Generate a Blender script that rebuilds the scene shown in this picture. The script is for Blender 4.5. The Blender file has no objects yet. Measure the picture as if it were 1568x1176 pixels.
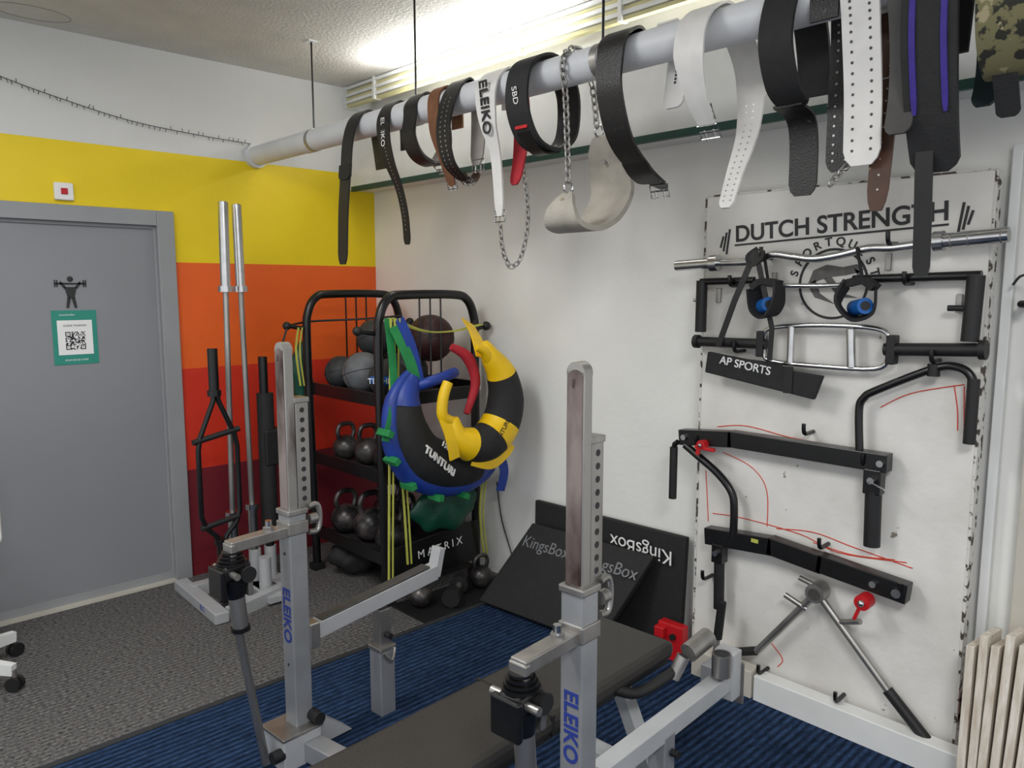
import bpy, math, random
from mathutils import Vector, Matrix
random.seed(7)
COL=bpy.context.scene.collection
V=Vector
# ---------------------------------------------------------------- materials
def srgb(h):
    h=h.lstrip('#'); c=[int(h[i:i+2],16)/255 for i in (0,2,4)]
    return tuple((x/12.92 if x<=.04045 else ((x+.055)/1.055)**2.4) for x in c)+(1,)
MATS={}
def mat(name,col,rough=.5,metal=0,var=.12,scale=12,bump=0,bscale=200,col2=None,spec=.5,thr=None,stretch=None,speck=None):
    if name in MATS: return MATS[name]
    m=bpy.data.materials.new(name); m.use_nodes=True; nt=m.node_tree; N=nt.nodes; L=nt.links
    b=N['Principled BSDF']; c=srgb(col)
    b.inputs['Roughness'].default_value=rough; b.inputs['Metallic'].default_value=metal
    b.inputs['Specular IOR Level'].default_value=spec
    tc=N.new('ShaderNodeTexCoord'); src=tc.outputs['Object']
    if stretch:
        mp=N.new('ShaderNodeMapping'); mp.inputs['Scale'].default_value=stretch; L.new(src,mp.inputs[0]); src=mp.outputs[0]
    n=N.new('ShaderNodeTexNoise'); n.inputs['Scale'].default_value=scale; n.inputs['Detail'].default_value=5; L.new(src,n.inputs['Vector'])
    r=N.new('ShaderNodeValToRGB'); L.new(n.outputs['Fac'],r.inputs[0])
    if thr: r.color_ramp.elements[0].position=thr[0]; r.color_ramp.elements[1].position=thr[1]
    else: r.color_ramp.elements[0].position=.3; r.color_ramp.elements[1].position=.7
    c2=srgb(col2) if col2 else tuple(x*(1-var) for x in c[:3])+(1,)
    r.color_ramp.elements[0].color=c2; r.color_ramp.elements[1].color=c
    out=r.outputs[0]
    if speck:
        sc,th,cs=speck
        n3=N.new('ShaderNodeTexNoise'); n3.inputs['Scale'].default_value=sc; n3.inputs['Detail'].default_value=6; n3.inputs['Roughness'].default_value=.6; L.new(src,n3.inputs['Vector'])
        r3=N.new('ShaderNodeMapRange'); r3.inputs['From Min'].default_value=th; r3.inputs['From Max'].default_value=th+.03; L.new(n3.outputs['Fac'],r3.inputs['Value'])
        mx=N.new('ShaderNodeMixRGB'); L.new(r3.outputs[0],mx.inputs[0]); L.new(out,mx.inputs[1]); mx.inputs[2].default_value=srgb(cs); out=mx.outputs[0]
    L.new(out,b.inputs['Base Color'])
    if bump:
        n2=N.new('ShaderNodeTexNoise'); n2.inputs['Scale'].default_value=bscale; n2.inputs['Detail'].default_value=4; L.new(src,n2.inputs['Vector'])
        bp=N.new('ShaderNodeBump'); bp.inputs['Strength'].default_value=bump; bp.inputs['Distance'].default_value=.01
        L.new(n2.outputs['Fac'],bp.inputs['Height']); L.new(bp.outputs[0],b.inputs['Normal'])
    MATS[name]=m; return m
def emis(name,col,s):
    m=bpy.data.materials.new(name); m.use_nodes=True; b=m.node_tree.nodes['Principled BSDF']
    b.inputs['Base Color'].default_value=srgb(col); b.inputs['Emission Color'].default_value=srgb(col); b.inputs['Emission Strength'].default_value=s
    return m
WHITE=mat('white_wall_paint','#eeeeea',.6,var=.05,scale=3,bump=.15,bscale=25,speck=(9,.74,'#c9c6be'))
UPW=mat('upper_wall_paint','#dcdcda',.7,var=.05,scale=3,bump=.2,bscale=40)
CEIL=mat('stippled_ceiling','#d6d4cd',.8,var=.12,scale=5,bump=.7,bscale=60)
YEL=mat('yellow_paint','#f2d40a',.5,var=.06,scale=3,bump=.1,bscale=30)
ORA=mat('orange_paint','#f0641a',.5,var=.08,scale=3,bump=.1,bscale=30,speck=(14,.74,'#d9a48a'))
RED=mat('red_paint','#d8321a',.5,var=.08,scale=3,bump=.1,bscale=30,speck=(14,.74,'#a85848'))
DRED=mat('maroon_paint','#741c28',.5,var=.08,scale=3,bump=.1,bscale=30,speck=(16,.70,'#b89a98'))
DOOR=mat('grey_door_paint','#8b8d91',.45,var=.06,scale=2)
DFR=mat('grey_frame_paint','#97999b',.45,var=.08,scale=6)
BLK=mat('black_rubber','#1b1b1c',.55,var=.3,scale=20)
BLKG=mat('black_gloss_steel','#141415',.3,var=.3,scale=20)
BLKM=mat('black_matte','#222223',.75,var=.25,scale=30,bump=.2,bscale=150)
VINYL=mat('black_vinyl','#34312e',.42,var=.15,scale=6,bump=.3,bscale=300)
CHR=mat('chrome','#d0d0d0',.22,metal=1,var=.15,scale=20)
STEEL=mat('worn_steel','#b3b0ac',.38,metal=.85,var=.35,scale=14,stretch=(1,1,.25))
RUST=mat('worn_scratched_steel','#aaa7a3',.36,metal=.8,col2='#5c514e',scale=16,stretch=(1,1,.18),thr=(.32,.5))
SCUFF=mat('scuffed_brown_plate','#9b8e8a',.42,metal=.5,col2='#3e2c29',scale=7,stretch=(1,1,.35),thr=(.42,.62))
GREYP=mat('silver_grey_powdercoat','#a3a5a8',.38,metal=.4,var=.18,scale=8,speck=(30,.70,'#6d6c6b'))
LGREY=mat('light_grey_powdercoat','#bcbec0',.4,metal=.15,var=.12,scale=8,speck=(30,.72,'#7d7b79'))
PIPE=mat('painted_pipe','#dcdee1',.45,var=.12,scale=6,speck=(20,.72,'#a9a9a8'))
WL=mat('white_leather','#e4e2de',.5,var=.12,scale=14,speck=(35,.70,'#b0a89c'))
GL=mat('grey_suede','#a8a29b',.8,var=.2,scale=14,bump=.3)
BL=mat('black_leather','#1d1b1a',.4,var=.35,scale=20,bump=.2,speck=(45,.66,'#4a4440'))
BROWN=mat('brown_leather','#4d2f1e',.5,var=.4,scale=18,speck=(40,.68,'#8a6a50'))
TAN=mat('tan_leather','#7d5236',.6,var=.3,scale=18,speck=(40,.66,'#3a2619'))
SUEDE=mat('beige_suede','#b8b2a6',.8,var=.25,scale=10,bump=.3)
GRYB=mat('charcoal_leather','#4a4846',.5,var=.3,scale=16)
PURP=mat('purple_nylon','#3b2a8c',.7,var=.25,scale=25)
DGREEN=mat('dark_green_nylon','#1f3335',.7,var=.3,scale=25)
CAMO=mat('camo_fabric','#6e6a4a',.8,col2='#23241c',scale=22,thr=(.47,.5),speck=(18,.58,'#9a9070'))
REDF=mat('red_fabric','#b3202e',.7,var=.25,scale=20)
REDP=mat('red_plastic','#c41820',.4,var=.15)
BLUEV=mat('blue_vinyl','#1f3f9a',.45,var=.25,scale=14)
GREENV=mat('green_webbing','#1f8a4a',.6,var=.25,scale=14)
YELV=mat('yellow_vinyl','#f5c80c',.45,var=.12,scale=14)
YBAND=mat('yellow_band','#c6c95a',.6,var=.2)
GBAG=mat('green_plastic_bag','#0f4f3c',.4,var=.35,scale=10,bump=.6,bscale=14)
BLUEP=mat('blue_plastic','#1766b8',.4,var=.15)
MB_G=mat('grey_medicine_ball','#66696c',.6,var=.3,scale=20)
MB_D=mat('dark_medicine_ball','#303234',.6,var=.3,scale=20)
MB_R=mat('maroon_medicine_ball','#3c1a1c',.5,var=.3,scale=20)
TEALP=mat('teal_print','#2a8f7e',.5,var=.05)
PAPER=mat('white_paper','#f0f0ee',.6,var=.03)
INK=mat('black_ink','#2a2a2c',.6,var=.1)
BLUEI=mat('blue_lettering','#2c3f94',.5,var=.1)
REDI=mat('red_marker','#d8482f',.6,var=.1)
BOARD=mat('white_painted_plywood','#ebe9e4',.55,col2='#d6d3cc',scale=4,bump=.25,bscale=18,speck=(24,.70,'#8f867a'))
CHIP=mat('chipped_edge','#d8d6d0',.7,col2='#4a4038',scale=30,thr=(.42,.47))
TRIMW=mat('white_trim','#e6e7e5',.5,var=.10,scale=6)
BEIGE=mat('beige_trim','#c9c4b8',.6,var=.12,scale=6)
GREENT=mat('dark_green_trim','#1c4a40',.5,var=.2)
YTR=mat('yellow_trunking','#d2cc9a',.5,var=.12,scale=8)
DGREY=mat('dark_edge_strip','#2e3033',.7,var=.2)
WOODW=mat('whitewashed_plank','#e2dcd2',.7,col2='#bfb29f',scale=8,stretch=(8,8,.6),speck=(20,.7,'#8d8375'))
DG=mat('charcoal_print','#7c7d80',.6,var=.1)
def carpet(name,ca,cb,scale,stretch,ribscale,ribamt):
    m=bpy.data.materials.new(name); m.use_nodes=True; nt=m.node_tree; N=nt.nodes; L=nt.links; b=N['Principled BSDF']
    b.inputs['Roughness'].default_value=.95; b.inputs['Specular IOR Level'].default_value=.1
    tc=N.new('ShaderNodeTexCoord'); mp=N.new('ShaderNodeMapping'); L.new(tc.outputs['Object'],mp.inputs[0]); mp.inputs['Scale'].default_value=stretch
    n=N.new('ShaderNodeTexNoise'); n.inputs['Scale'].default_value=scale; n.inputs['Detail'].default_value=3; n.inputs['Roughness'].default_value=.7; L.new(mp.outputs[0],n.inputs['Vector'])
    r=N.new('ShaderNodeValToRGB'); r.color_ramp.elements[0].position=.36; r.color_ramp.elements[1].position=.64
    r.color_ramp.elements[0].color=srgb(ca); r.color_ramp.elements[1].color=srgb(cb); L.new(n.outputs['Fac'],r.inputs[0])
    w=N.new('ShaderNodeTexWave'); w.bands_direction='Y'; w.inputs['Scale'].default_value=ribscale; w.inputs['Distortion'].default_value=.5
    L.new(tc.outputs['Object'],w.inputs['Vector'])
    mr=N.new('ShaderNodeMapRange'); mr.inputs['To Min'].default_value=ribamt; L.new(w.outputs['Fac'],mr.inputs['Value'])
    mx=N.new('ShaderNodeVectorMath'); mx.operation='SCALE'; L.new(r.outputs[0],mx.inputs[0]); L.new(mr.outputs[0],mx.inputs['Scale'])
    L.new(mx.outputs[0],b.inputs['Base Color'])
    bp=N.new('ShaderNodeBump'); bp.inputs['Strength'].default_value=.6; bp.inputs['Distance'].default_value=.004; L.new(w.outputs['Fac'],bp.inputs['Height']); L.new(bp.outputs[0],b.inputs['Normal'])
    return m
CGREY=carpet('grey_loop_carpet','#3a3a3b','#858280',120,(.5,1,1),12,.7)
CBLUE=carpet('blue_ribbed_carpet','#1e2f4a','#33496c',70,(.4,1,1),11,.35)
# ---------------------------------------------------------------- builders
def link(ob,parent,m=None):
    COL.objects.link(ob)
    if parent: ob.parent=parent
    if m is not None and ob.data: ob.data.materials.append(m)
    return ob
def group(name,loc=(0,0,0)):
    e=bpy.data.objects.new(name,None); e.empty_display_size=.05; COL.objects.link(e); return e
def mesh(name,vs,fs,m,parent=None,smooth=False,bevel=0):
    me=bpy.data.meshes.new(name); me.from_pydata([tuple(v) for v in vs],[],fs); me.update()
    if smooth:
        for p_ in me.polygons: p_.use_smooth=True
    ob=bpy.data.objects.new(name,me); link(ob,parent,m)
    if bevel:
        b=ob.modifiers.new('b','BEVEL'); b.width=bevel; b.segments=2; b.limit_method='ANGLE'
    return ob
def box(parent,name,c,s,m,rz=0,bevel=0,R=None):
    hx,hy,hz=[q/2 for q in s]
    vs=[V((x,y,z)) for x in(-hx,hx) for y in(-hy,hy) for z in(-hz,hz)]
    M=R if R else Matrix.Rotation(math.radians(rz),3,'Z')
    vs=[M@v+V(c) for v in vs]
    fs=[(0,1,3,2),(4,6,7,5),(0,4,5,1),(2,3,7,6),(0,2,6,4),(1,5,7,3)]
    return mesh(name,vs,fs,m,parent,bevel=bevel)
def cr(pts,n=6,closed=False):
    P=[V(p) for p in pts]; out=[]; k=len(P)
    rng=range(k if closed else k-1)
    for i in rng:
        if closed: a,b,c,d=P[(i-1)%k],P[i],P[(i+1)%k],P[(i+2)%k]
        else: a,b,c,d=P[max(i-1,0)],P[i],P[i+1],P[min(i+2,k-1)]
        for j in range(n):
            t=j/n
            out.append(.5*((2*b)+(c-a)*t+(2*a-5*b+4*c-d)*t*t+(3*b-a-3*c+d)*t**3))
    if not closed: out.append(P[-1])
    return out
def lerp_list(l,n):
    out=[]
    for i in range(n):
        f=i/(n-1)*(len(l)-1); k=min(int(f),len(l)-2); t=f-k; out.append(l[k]*(1-t)+l[k+1]*t)
    return out
def sweep(parent,name,pts,prof,m,sa=None,sb=None,hint=(0,1,0),closed=False,smooth=True,caps=True,bevel=0):
    P=[V(p) for p in pts]; k=len(P); np_=len(prof); vs=[]
    if sa is not None and len(sa)!=k: sa=lerp_list(list(sa),k)
    if sb is not None and len(sb)!=k: sb=lerp_list(list(sb),k)
    h=V(hint).normalized(); prevA=None
    for i in range(k):
        if closed: t=P[(i+1)%k]-P[(i-1)%k]
        else: t=P[min(i+1,k-1)]-P[max(i-1,0)]
        if t.length<1e-9: t=V((0,0,1))
        t.normalize()
        a=(prevA if prevA is not None else h); a=a-t*a.dot(t)
        if a.length<1e-3:
            a=V((1,0,0))-t*t.x
            if a.length<1e-3: a=V((0,0,1))-t*t.z
        a.normalize(); prevA=a; b=t.cross(a)
        A=sa[i] if sa else 1; B=sb[i] if sb else A
        for (x,y) in prof: vs.append(P[i]+a*x*A+b*y*B)
    fs=[]
    for i in range(k if closed else k-1):
        for j in range(np_):
            a0=i*np_+j; a1=i*np_+(j+1)%np_; b0=((i+1)%k)*np_+j; b1=((i+1)%k)*np_+(j+1)%np_
            fs.append((a0,a1,b1,b0))
    if caps and not closed:
        fs.append(tuple(range(np_))[::-1]); fs.append(tuple((k-1)*np_+j for j in range(np_)))
    ob=mesh(name,vs,fs,m,parent,smooth=smooth,bevel=bevel)
    if smooth:
        e=ob.modifiers.new('es','EDGE_SPLIT'); e.split_angle=math.radians(45)
    return ob
def circ(n=14): return [(math.cos(2*math.pi*i/n),math.sin(2*math.pi*i/n)) for i in range(n)]
def tube(parent,name,pts,r,m,n=14,closed=False,smooth_n=0,hint=(0,1,0)):
    if smooth_n: pts=cr(pts,smooth_n,closed)
    if isinstance(r,(list,tuple)): rr=lerp_list(list(r),len(pts))
    else: rr=[r]*len(pts)
    return sweep(parent,name,pts,circ(n),m,sa=rr,hint=hint,closed=closed)
def beam(parent,name,p1,p2,w,h,m,bevel=.003,hint=(0,1,0)):
    return sweep(parent,name,[p1,p2],[(-w/2,-h/2),(w/2,-h/2),(w/2,h/2),(-w/2,h/2)],m,hint=hint,smooth=False,bevel=bevel)
def sphere(parent,name,c,r,m,sc=(1,1,1),seg=24):
    vs=[];fs=[];rings=seg//2
    for i in range(rings+1):
        th=math.pi*i/rings
        for j in range(seg):
            ph=2*math.pi*j/seg
            vs.append(V(c)+V((r*sc[0]*math.sin(th)*math.cos(ph),r*sc[1]*math.sin(th)*math.sin(ph),r*sc[2]*math.cos(th))))
    for i in range(rings):
        for j in range(seg):
            fs.append((i*seg+j,(i+1)*seg+j,(i+1)*seg+(j+1)%seg,i*seg+(j+1)%seg))
    return mesh(name,vs,fs,m,parent,smooth=True)
def text(parent,name,s,size,pos,X,Y,m,ext=.0006,al='CENTER',bold=0):
    cu=bpy.data.curves.new(name,'FONT'); cu.body=s; cu.size=size; cu.extrude=ext; cu.align_x=al; cu.align_y='CENTER'; cu.offset=bold
    ob=bpy.data.objects.new(name,cu); link(ob,parent,m)
    X=V(X).normalized(); Y=V(Y); Y=(Y-X*Y.dot(X)).normalized(); Z=X.cross(Y)
    M=Matrix((X,Y,Z)).transposed().to_4x4(); M.translation=V(pos); ob.matrix_world=M
    return ob
def plate(parent,name,quad,th,m,bevel=.003):
    q=[V(p) for p in quad]; n=(q[1]-q[0]).cross(q[3]-q[0]).normalized()*th
    k=len(q); vs=q+[p+n for p in q]
    fs=[tuple(range(k))[::-1],tuple(range(k,2*k))]+[(i,(i+1)%k,k+(i+1)%k,k+i) for i in range(k)]
    return mesh(name,vs,fs,m,parent,bevel=bevel)
def chain(parent,name,p1,p2,m,link_l=.028,r=.0028,sag=0,pts=None):
    P=pts or [V(p1).lerp(V(p2),i/20)+V((0,0,-sag*4*(i/20)*(1-i/20))) for i in range(21)]
    P=[V(p) for p in P]; seg=[(P[i+1]-P[i]).length for i in range(len(P)-1)]; tot=sum(seg)
    n=max(2,int(tot/(link_l*.72))); vs=[];fs=[]
    def at(s):
        for i,l in enumerate(seg):
            if s<=l or i==len(seg)-1: return P[i]+(P[i+1]-P[i])*(s/l if l else 0),(P[i+1]-P[i]).normalized()
            s-=l
    for q in range(n):
        c,t=at((q+.5)*tot/n)
        s=t.cross(V((0,1,0)) if q%2 else V((1,0,.01))); s.normalize(); u=t.cross(s)
        base=len(vs); K=12; k2=6
        for i in range(K):
            a=2*math.pi*i/K; cc=c+t*(math.cos(a)*link_l*.5)+s*(math.sin(a)*link_l*.3)
            o=(t*math.cos(a)+s*math.sin(a))
            for j in range(k2):
                b=2*math.pi*j/k2; vs.append(cc+o*math.cos(b)*r+u*math.sin(b)*r)
        for i in range(K):
            for j in range(k2):
                fs.append((base+i*k2+j,base+((i+1)%K)*k2+j,base+((i+1)%K)*k2+(j+1)%k2,base+i*k2+(j+1)%k2))
    return mesh(name,vs,fs,m,parent,smooth=True)
# ---------------------------------------------------------------- room shell
def slab(name,lo,hi,m):
    c=[(a+b)/2 for a,b in zip(lo,hi)]; s=[b-a for a,b in zip(lo,hi)]
    return box(None,name,c,s,m)
slab('floor',(-6,-8,-.1),(.1,.1,0),CGREY)
slab('ceiling',(-6,-8,2.9),(.3,.2,3.0),CEIL)
wb=group('wall_back')
def stripe(n,z0,z1,m,x0=-6): box(wb,n,((x0+.2)/2,.06,(z0+z1)/2),(.2-x0,.12,z1-z0),m)
stripe('upper_white',2.375,2.9,UPW)
stripe('yellow_band_top',2.02,2.375,YEL)
stripe('yellow_band',1.79,2.02,YEL,-1.36); stripe('orange_band',1.20,1.79,ORA,-1.36)
stripe('red_band',.62,1.20,RED,-1.36); stripe('maroon_band',0,.62,DRED,-1.36)
box(wb,'left_of_door',(-4.16,.06,1.01),(3.68,.12,2.02),WHITE)
slab('wall_right',(0,-8,0),(.12,0,2.9),WHITE)
slab('trim_1',(-.2,-8,2.27),(-.0005,-.0005,2.57),TRIMW)
slab('trim_2',(-.212,-8,2.255),(-.19,-.06,2.285),GREENT)
tk=group('trim_3')
for i,(z,m_) in enumerate([(2.885,TRIMW),(2.862,YTR),(2.842,TRIMW),(2.822,YTR),(2.802,TRIMW),(2.782,YTR)]):
    box(tk,'rail_%d'%i,(-.205+.012*(i%2),-4,z),(.03,8,.017),m_)
for i in range(9):
    y=-.35-i*.62
    box(tk,'bracket_%d'%i,(-.2,y,2.835),(.05,.02,.13),TRIMW)
box(tk,'end_cap',(-.13,-.015,2.835),(.17,.03,.13),TRIMW)
slab('ribbed_floor_mat',(-4.2,-7.5,0.0005),(-.012,-1.49,.008),CBLUE)
box(None,'trim_4',(-2.1,-1.475,.006),(4.2,.03,.011),DGREY)
cp=group('ceiling_patch'); tube(cp,'crack',[(-1.95+.16*math.cos(a),-.18+.10*math.sin(a),2.899) for a in [2*math.pi*i/24 for i in range(24)]],.002,GL,6,closed=True)
# door
d=group('door_1')
box(d,'slab',(-1.86,.03,.998),(.92,.045,1.972),DOOR,bevel=.002)
box(d,'kick_edge',(-1.86,.006,.03),(.90,.006,.05),DFR)
fr=group('trim_5')
box(fr,'jamb_right',(-1.355,-.012,1.03),(.09,.05,2.06),DFR,bevel=.004)
box(fr,'jamb_stop',(-1.405,.010,.988),(.012,.03,1.97),DFR,bevel=.002)
box(fr,'jamb_left',(-2.365,-.012,1.03),(.09,.05,2.06),DFR,bevel=.004)
box(fr,'head',(-1.86,-.0125,2.02),(.918,.049,.08),DFR,bevel=.003)
box(fr,'head_stop',(-1.86,.008,1.972),(.918,.03,.014),DFR)
box(fr,'threshold',(-1.86,-.012,.006),(.95,.05,.012),BEIGE)
box(None,'baseboard_back',(-.68,-.008,.03),(1.24,.014,.06),DRED)
pg=group('weightlifter_sign')
X1=(1,0,0);Z1=(0,0,1)
yy=.004
def flat(parent,n,pts,m,th=.0012): return plate(parent,n,[(x,yy,z) for x,z in pts],th,m,0)
flat(pg,'bar',[(-1.895,1.668),(-1.755,1.668),(-1.755,1.676),(-1.895,1.676)],INK)
for x in (-1.895,-1.885,-1.765,-1.755): flat(pg,'disc_%d'%int(-x*1000),[(x-.003,1.655),(x+.003,1.655),(x+.003,1.69),(x-.003,1.69)],INK)
sphere(pg,'head',(-1.825,.004,1.695),.014,INK,(1,.15,1),12)
flat(pg,'torso',[(-1.84,1.60),(-1.81,1.60),(-1.797,1.655),(-1.853,1.655)],INK)
flat(pg,'arm_l',[(-1.853,1.645),(-1.845,1.655),(-1.868,1.685),(-1.875,1.675)],INK)
flat(pg,'arm_r',[(-1.805,1.655),(-1.797,1.645),(-1.775,1.675),(-1.782,1.685)],INK)
flat(pg,'leg_l',[(-1.85,1.55),(-1.838,1.55),(-1.826,1.60),(-1.842,1.605)],INK)
flat(pg,'leg_r',[(-1.812,1.55),(-1.80,1.55),(-1.808,1.605),(-1.824,1.60)],INK)
po=group('door_poster')
box(po,'sheet',(-1.818,.0055,1.40),(.205,.002,.275),TEALP)
box(po,'inner',(-1.818,.0040,1.40),(.16,.002,.175),PAPER)
text(po,'caption','GOEDE TRAINING',.013,(-1.818,.0025,1.46),X1,Z1,INK)
qr=[];qf=[]
for i in range(19):
    for j in range(19):
        corner=(i<5 and j<5)or(i<5 and j>13)or(i>13 and j<5)
        on=random.random()<.5
        if corner:
            a,b=(i if i<5 else i-14),(j if j<5 else j-14); on=(a in(0,4) or b in(0,4) or (a==2 and b==2))
        if on:
            x=-1.864+i*.0048;z=1.338+j*.0048;k=len(qr)
            qr+=[(x,.0026,z),(x+.0048,.0026,z),(x+.0048,.0026,z+.0048),(x,.0026,z+.0048)];qf.append((k,k+1,k+2,k+3))
mesh('qr_code',qr,qf,INK,po)
text(po,'caption_2','SCAN DE QR CODE',.012,(-1.818,.004,1.285),X1,Z1,PAPER); text(po,'caption_3','Gewichtheffen',.012,(-1.85,.004,1.515),X1,Z1,PAPER)
fb=group('fire_alarm_switch')
box(fb,'plate',(-1.83,-.014,2.125),(.085,.026,.085),PAPER,bevel=.006)
box(fb,'button',(-1.83,-.03,2.125),(.03,.008,.03),REDP,bevel=.002)
fl=group('fairy_light_string')
fp=cr([(-2.25,-.02,2.70),(-2.06,-.02,2.63),(-1.79,-.02,2.565),(-1.49,-.02,2.51),(-1.15,-.02,2.485),(-.85,-.02,2.475)],12)
tube(fl,'wire',fp,.002,INK,6)
nv=[];nf=[]
for i in range(0,len(fp)-1):
    c=fp[i]; s=random.choice((-1,-1,1)); k=len(nv)
    o=V((random.uniform(-.008,.008),-.004,s*.018))
    nv+=[c+V((-.0018,0,0)),c+V((.0018,0,0)),c+o+V((.0018,0,0)),c+o+V((-.0018,0,0))]; nf.append((k,k+1,k+2,k+3))
mesh('bulbs',nv,nf,INK,fl)
# ---------------------------------------------------------------- hanging pipe
PX,PZ=-.818,2.41
pp=group('hanging_pipe')
tube(pp,'pipe',[(PX,-.005,PZ),(PX,-5.2,PZ)],.055,PIPE,28,hint=(1,0,0))
tube(pp,'end_collar',[(PX,-.002,PZ),(PX,-.04,PZ)],.068,PIPE,28,hint=(1,0,0))
tube(pp,'joint_collar',[(PX,-.62,PZ),(PX,-.68,PZ)],.059,PIPE,28,hint=(1,0,0))
for i,y in enumerate((-.69,-1.57,-2.62,-4.0)):
    tube(pp,'rod_%d'%i,[(PX,y,2.899),(PX,y,PZ+.05)],.005,BLKG,8)
    tube(pp,'clamp_%d'%i,[(PX,y-.015,PZ),(PX,y+.015,PZ)],.058,STEEL,24,hint=(1,0,0))
    box(pp,'ceiling_plate_%d'%i,(PX,y,2.897),(.05,.05,.005),TRIMW)
# ---------------------------------------------------------------- belts
def strap(parent,name,xz,y,w,m,th=.008,n=7,closed=False):
    pts=[(a/100,y,b/100) for a,b in xz]
    P=cr(pts,n,closed)
    ws=lerp_list(w,len(P)) if isinstance(w,(list,tuple)) else [w]*len(P)
    if not closed:
        ws[-1]*=.55; ws[-2]*=.85
    prof=[(-.5,-.5),(.5,-.5),(.5,.5),(-.5,.5)]
    ob=sweep(parent,name,P,prof,m,sa=ws,sb=[th]*len(P),closed=closed,hint=(0,1,0))
    return ob,P
def buckle(parent,name,c,t,w):
    c=V(c);t=V(t).normalized();yv=V((0,1,0));h=w/2+.008;l=.022
    cs=[c+yv*h-t*l,c+yv*h+t*l,c-yv*h+t*l,c-yv*h-t*l]
    tube(parent,name,cs,.0035,CHR,8,closed=True)
    tube(parent,name+'_bar',[c+yv*h,c-yv*h],.003,CHR,8,hint=(1,0,0))
    for s in(-.3,.3): tube(parent,name+'_prong%d'%(s>0),[c+yv*w*s-t*.005,c+yv*w*s+t*.03],.003,CHR,6,hint=(0,1,.1))
def holes(parent,name,P,i0,i1,y_offs,m,off=.0048,r=.004):
    vs=[];fs=[]
    for i in range(i0,i1,1):
        t=(P[i+1]-P[i-1]).normalized(); n=t.cross(V((0,1,0))).normalized()
        for yo in y_offs:
            for s in(-1,1):
                c=P[i]+V((0,yo,0))+n*off*s; k=len(vs)
                for q in range(8):
                    a=2*math.pi*q/8; vs.append(c+t*math.cos(a)*r+V((0,1,0))*math.sin(a)*r)
                fs.append(tuple(range(k,k+8)))
    return mesh(name,vs,fs,m,parent)
def newbelt(): return group('lifting_belt')
g=newbelt(); o,P=strap(g,'strap',[(-73,222),(-75,235),(-77,244),(-82,247.6),(-88,243),(-91.5,233),(-93,220),(-95,199),(-96,176)],-1.17,[.09,.09,.09,.085,.075],BL); 
strap(g,'keeper',[(-93.2,222),(-93.8,215)],-1.17,.092,BLK,th=.014); holes(g,'studs',P,40,len(P)-3,(0,),GRYB,r=.003)
g=newbelt(); o,P=strap(g,'strap',[(-75,228),(-76,243),(-82,247.6),(-87.5,241),(-88,232),(-85,221),(-80,210),(-77,198),(-76,185)],-1.41,[.1,.1,.09,.05,.045],BL)
holes(g,'studs',P,len(P)//2,len(P)-4,(0,),STEEL)
text(g,'logo','ELEIKO',.04,(-.886,-1.41,2.34),(0,0,-1),(0,-1,0),PAPER)
g=newbelt(); strap(g,'strap',[(-88,237),(-89,229),(-84,221),(-75,219),(-69.5,226),(-70,237),(-74.5,245),(-82,247.8),(-87,243)],-1.61,.09,BL,closed=True)
strap(g,'lining',[(-87,237),(-87.8,229.5),(-83.5,222.2),(-75.5,220.3),(-71,226)],-1.61,.075,GL,th=.004)
buckle(g,'buckle',(-.79,-1.61,2.195),(1,0,-.1),.06); buckle(g,'buckle_b',(-.73,-1.63,2.17),(.6,0,-.6),.05)
g=newbelt(); o,P=strap(g,'strap',[(-75,232),(-76,243),(-82,247.6),(-87.5,243),(-87,230),(-83,220),(-78,208)],-1.77,[.07,.07,.07,.05],TAN); buckle(g,'buckle',(-.785,-1.77,2.09),(.3,0,-1),.045)
g=newbelt(); o,P=strap(g,'strap',[(-76,243),(-82,248.4),(-89,240),(-92,227),(-89,215),(-81,209)],-1.885,[.1,.1,.08,.06],BL); holes(g,'holes',P,14,len(P)-3,(-.015,.015),STEEL)
strap(g,'tail',[(-77,246),(-75.5,240),(-76,233),(-77.5,215)],-1.92,[.11,.10,.07],GL); buckle(g,'buckle',(-.80,-1.885,2.09),(.6,0,-.4),.055); buckle(g,'buckle_b',(-.775,-1.93,2.15),(0,0,-1),.055)
strap(g,'brown_keeper',[(-82,212),(-76,209),(-73,213)],-1.87,.05,BROWN,th=.008)
g=newbelt(); o,P=strap(g,'strap',[(-75,235),(-76,244),(-82,247.8),(-87.8,243),(-89.3,237),(-88,227),(-84,215),(-82,193)],-2.11,[.12,.12,.12,.12,.10,.055,.045],WL)
text(g,'logo','ELEIKO',.062,(-.899,-2.11,2.33),(.12,0,-1),(0,-1,0),INK,ext=.002,bold=.001)
strap(g,'red_lining',[(-76.5,246.5),(-74,230),(-75,217),(-78,205)],-2.15,[.1,.08,.05],REDF)
buckle(g,'buckle',(-.82,-2.11,1.93),(0,0,-1),.04)
chain(g,'chain',None,None,STEEL,pts=cr([(-.82,-2.11,1.91),(-.815,-2.12,1.80),(-.79,-2.14,1.735),(-.76,-2.17,1.78),(-.745,-2.19,1.92),(-.75,-2.17,2.12)],6),link_l=.03,r=.003)
g=newbelt(); o,P=strap(g,'strap',[(-91,243),(-93,230),(-87,218.5),(-76,216),(-67,222),(-66,237),(-73,246.5),(-82,248.5)],-2.32,.11,BLKM,closed=True,th=.01)
holes(g,'holes',P,16,26,(-.02,.02),STEEL,off=.0062)
text(g,'logo','SBD',.035,(-.942,-2.32,2.33),(.2,0,-1),(0,-1,0),PAPER); box(g,'red_tag',(-.905,-2.32,2.235),(.012,.06,.03),REDP)
strap(g,'lever_strap',[(-90,221),(-82,214.5),(-72,216)],-2.32,.06,BL,th=.006)
g=group('dip_belt_with_chain')
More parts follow.
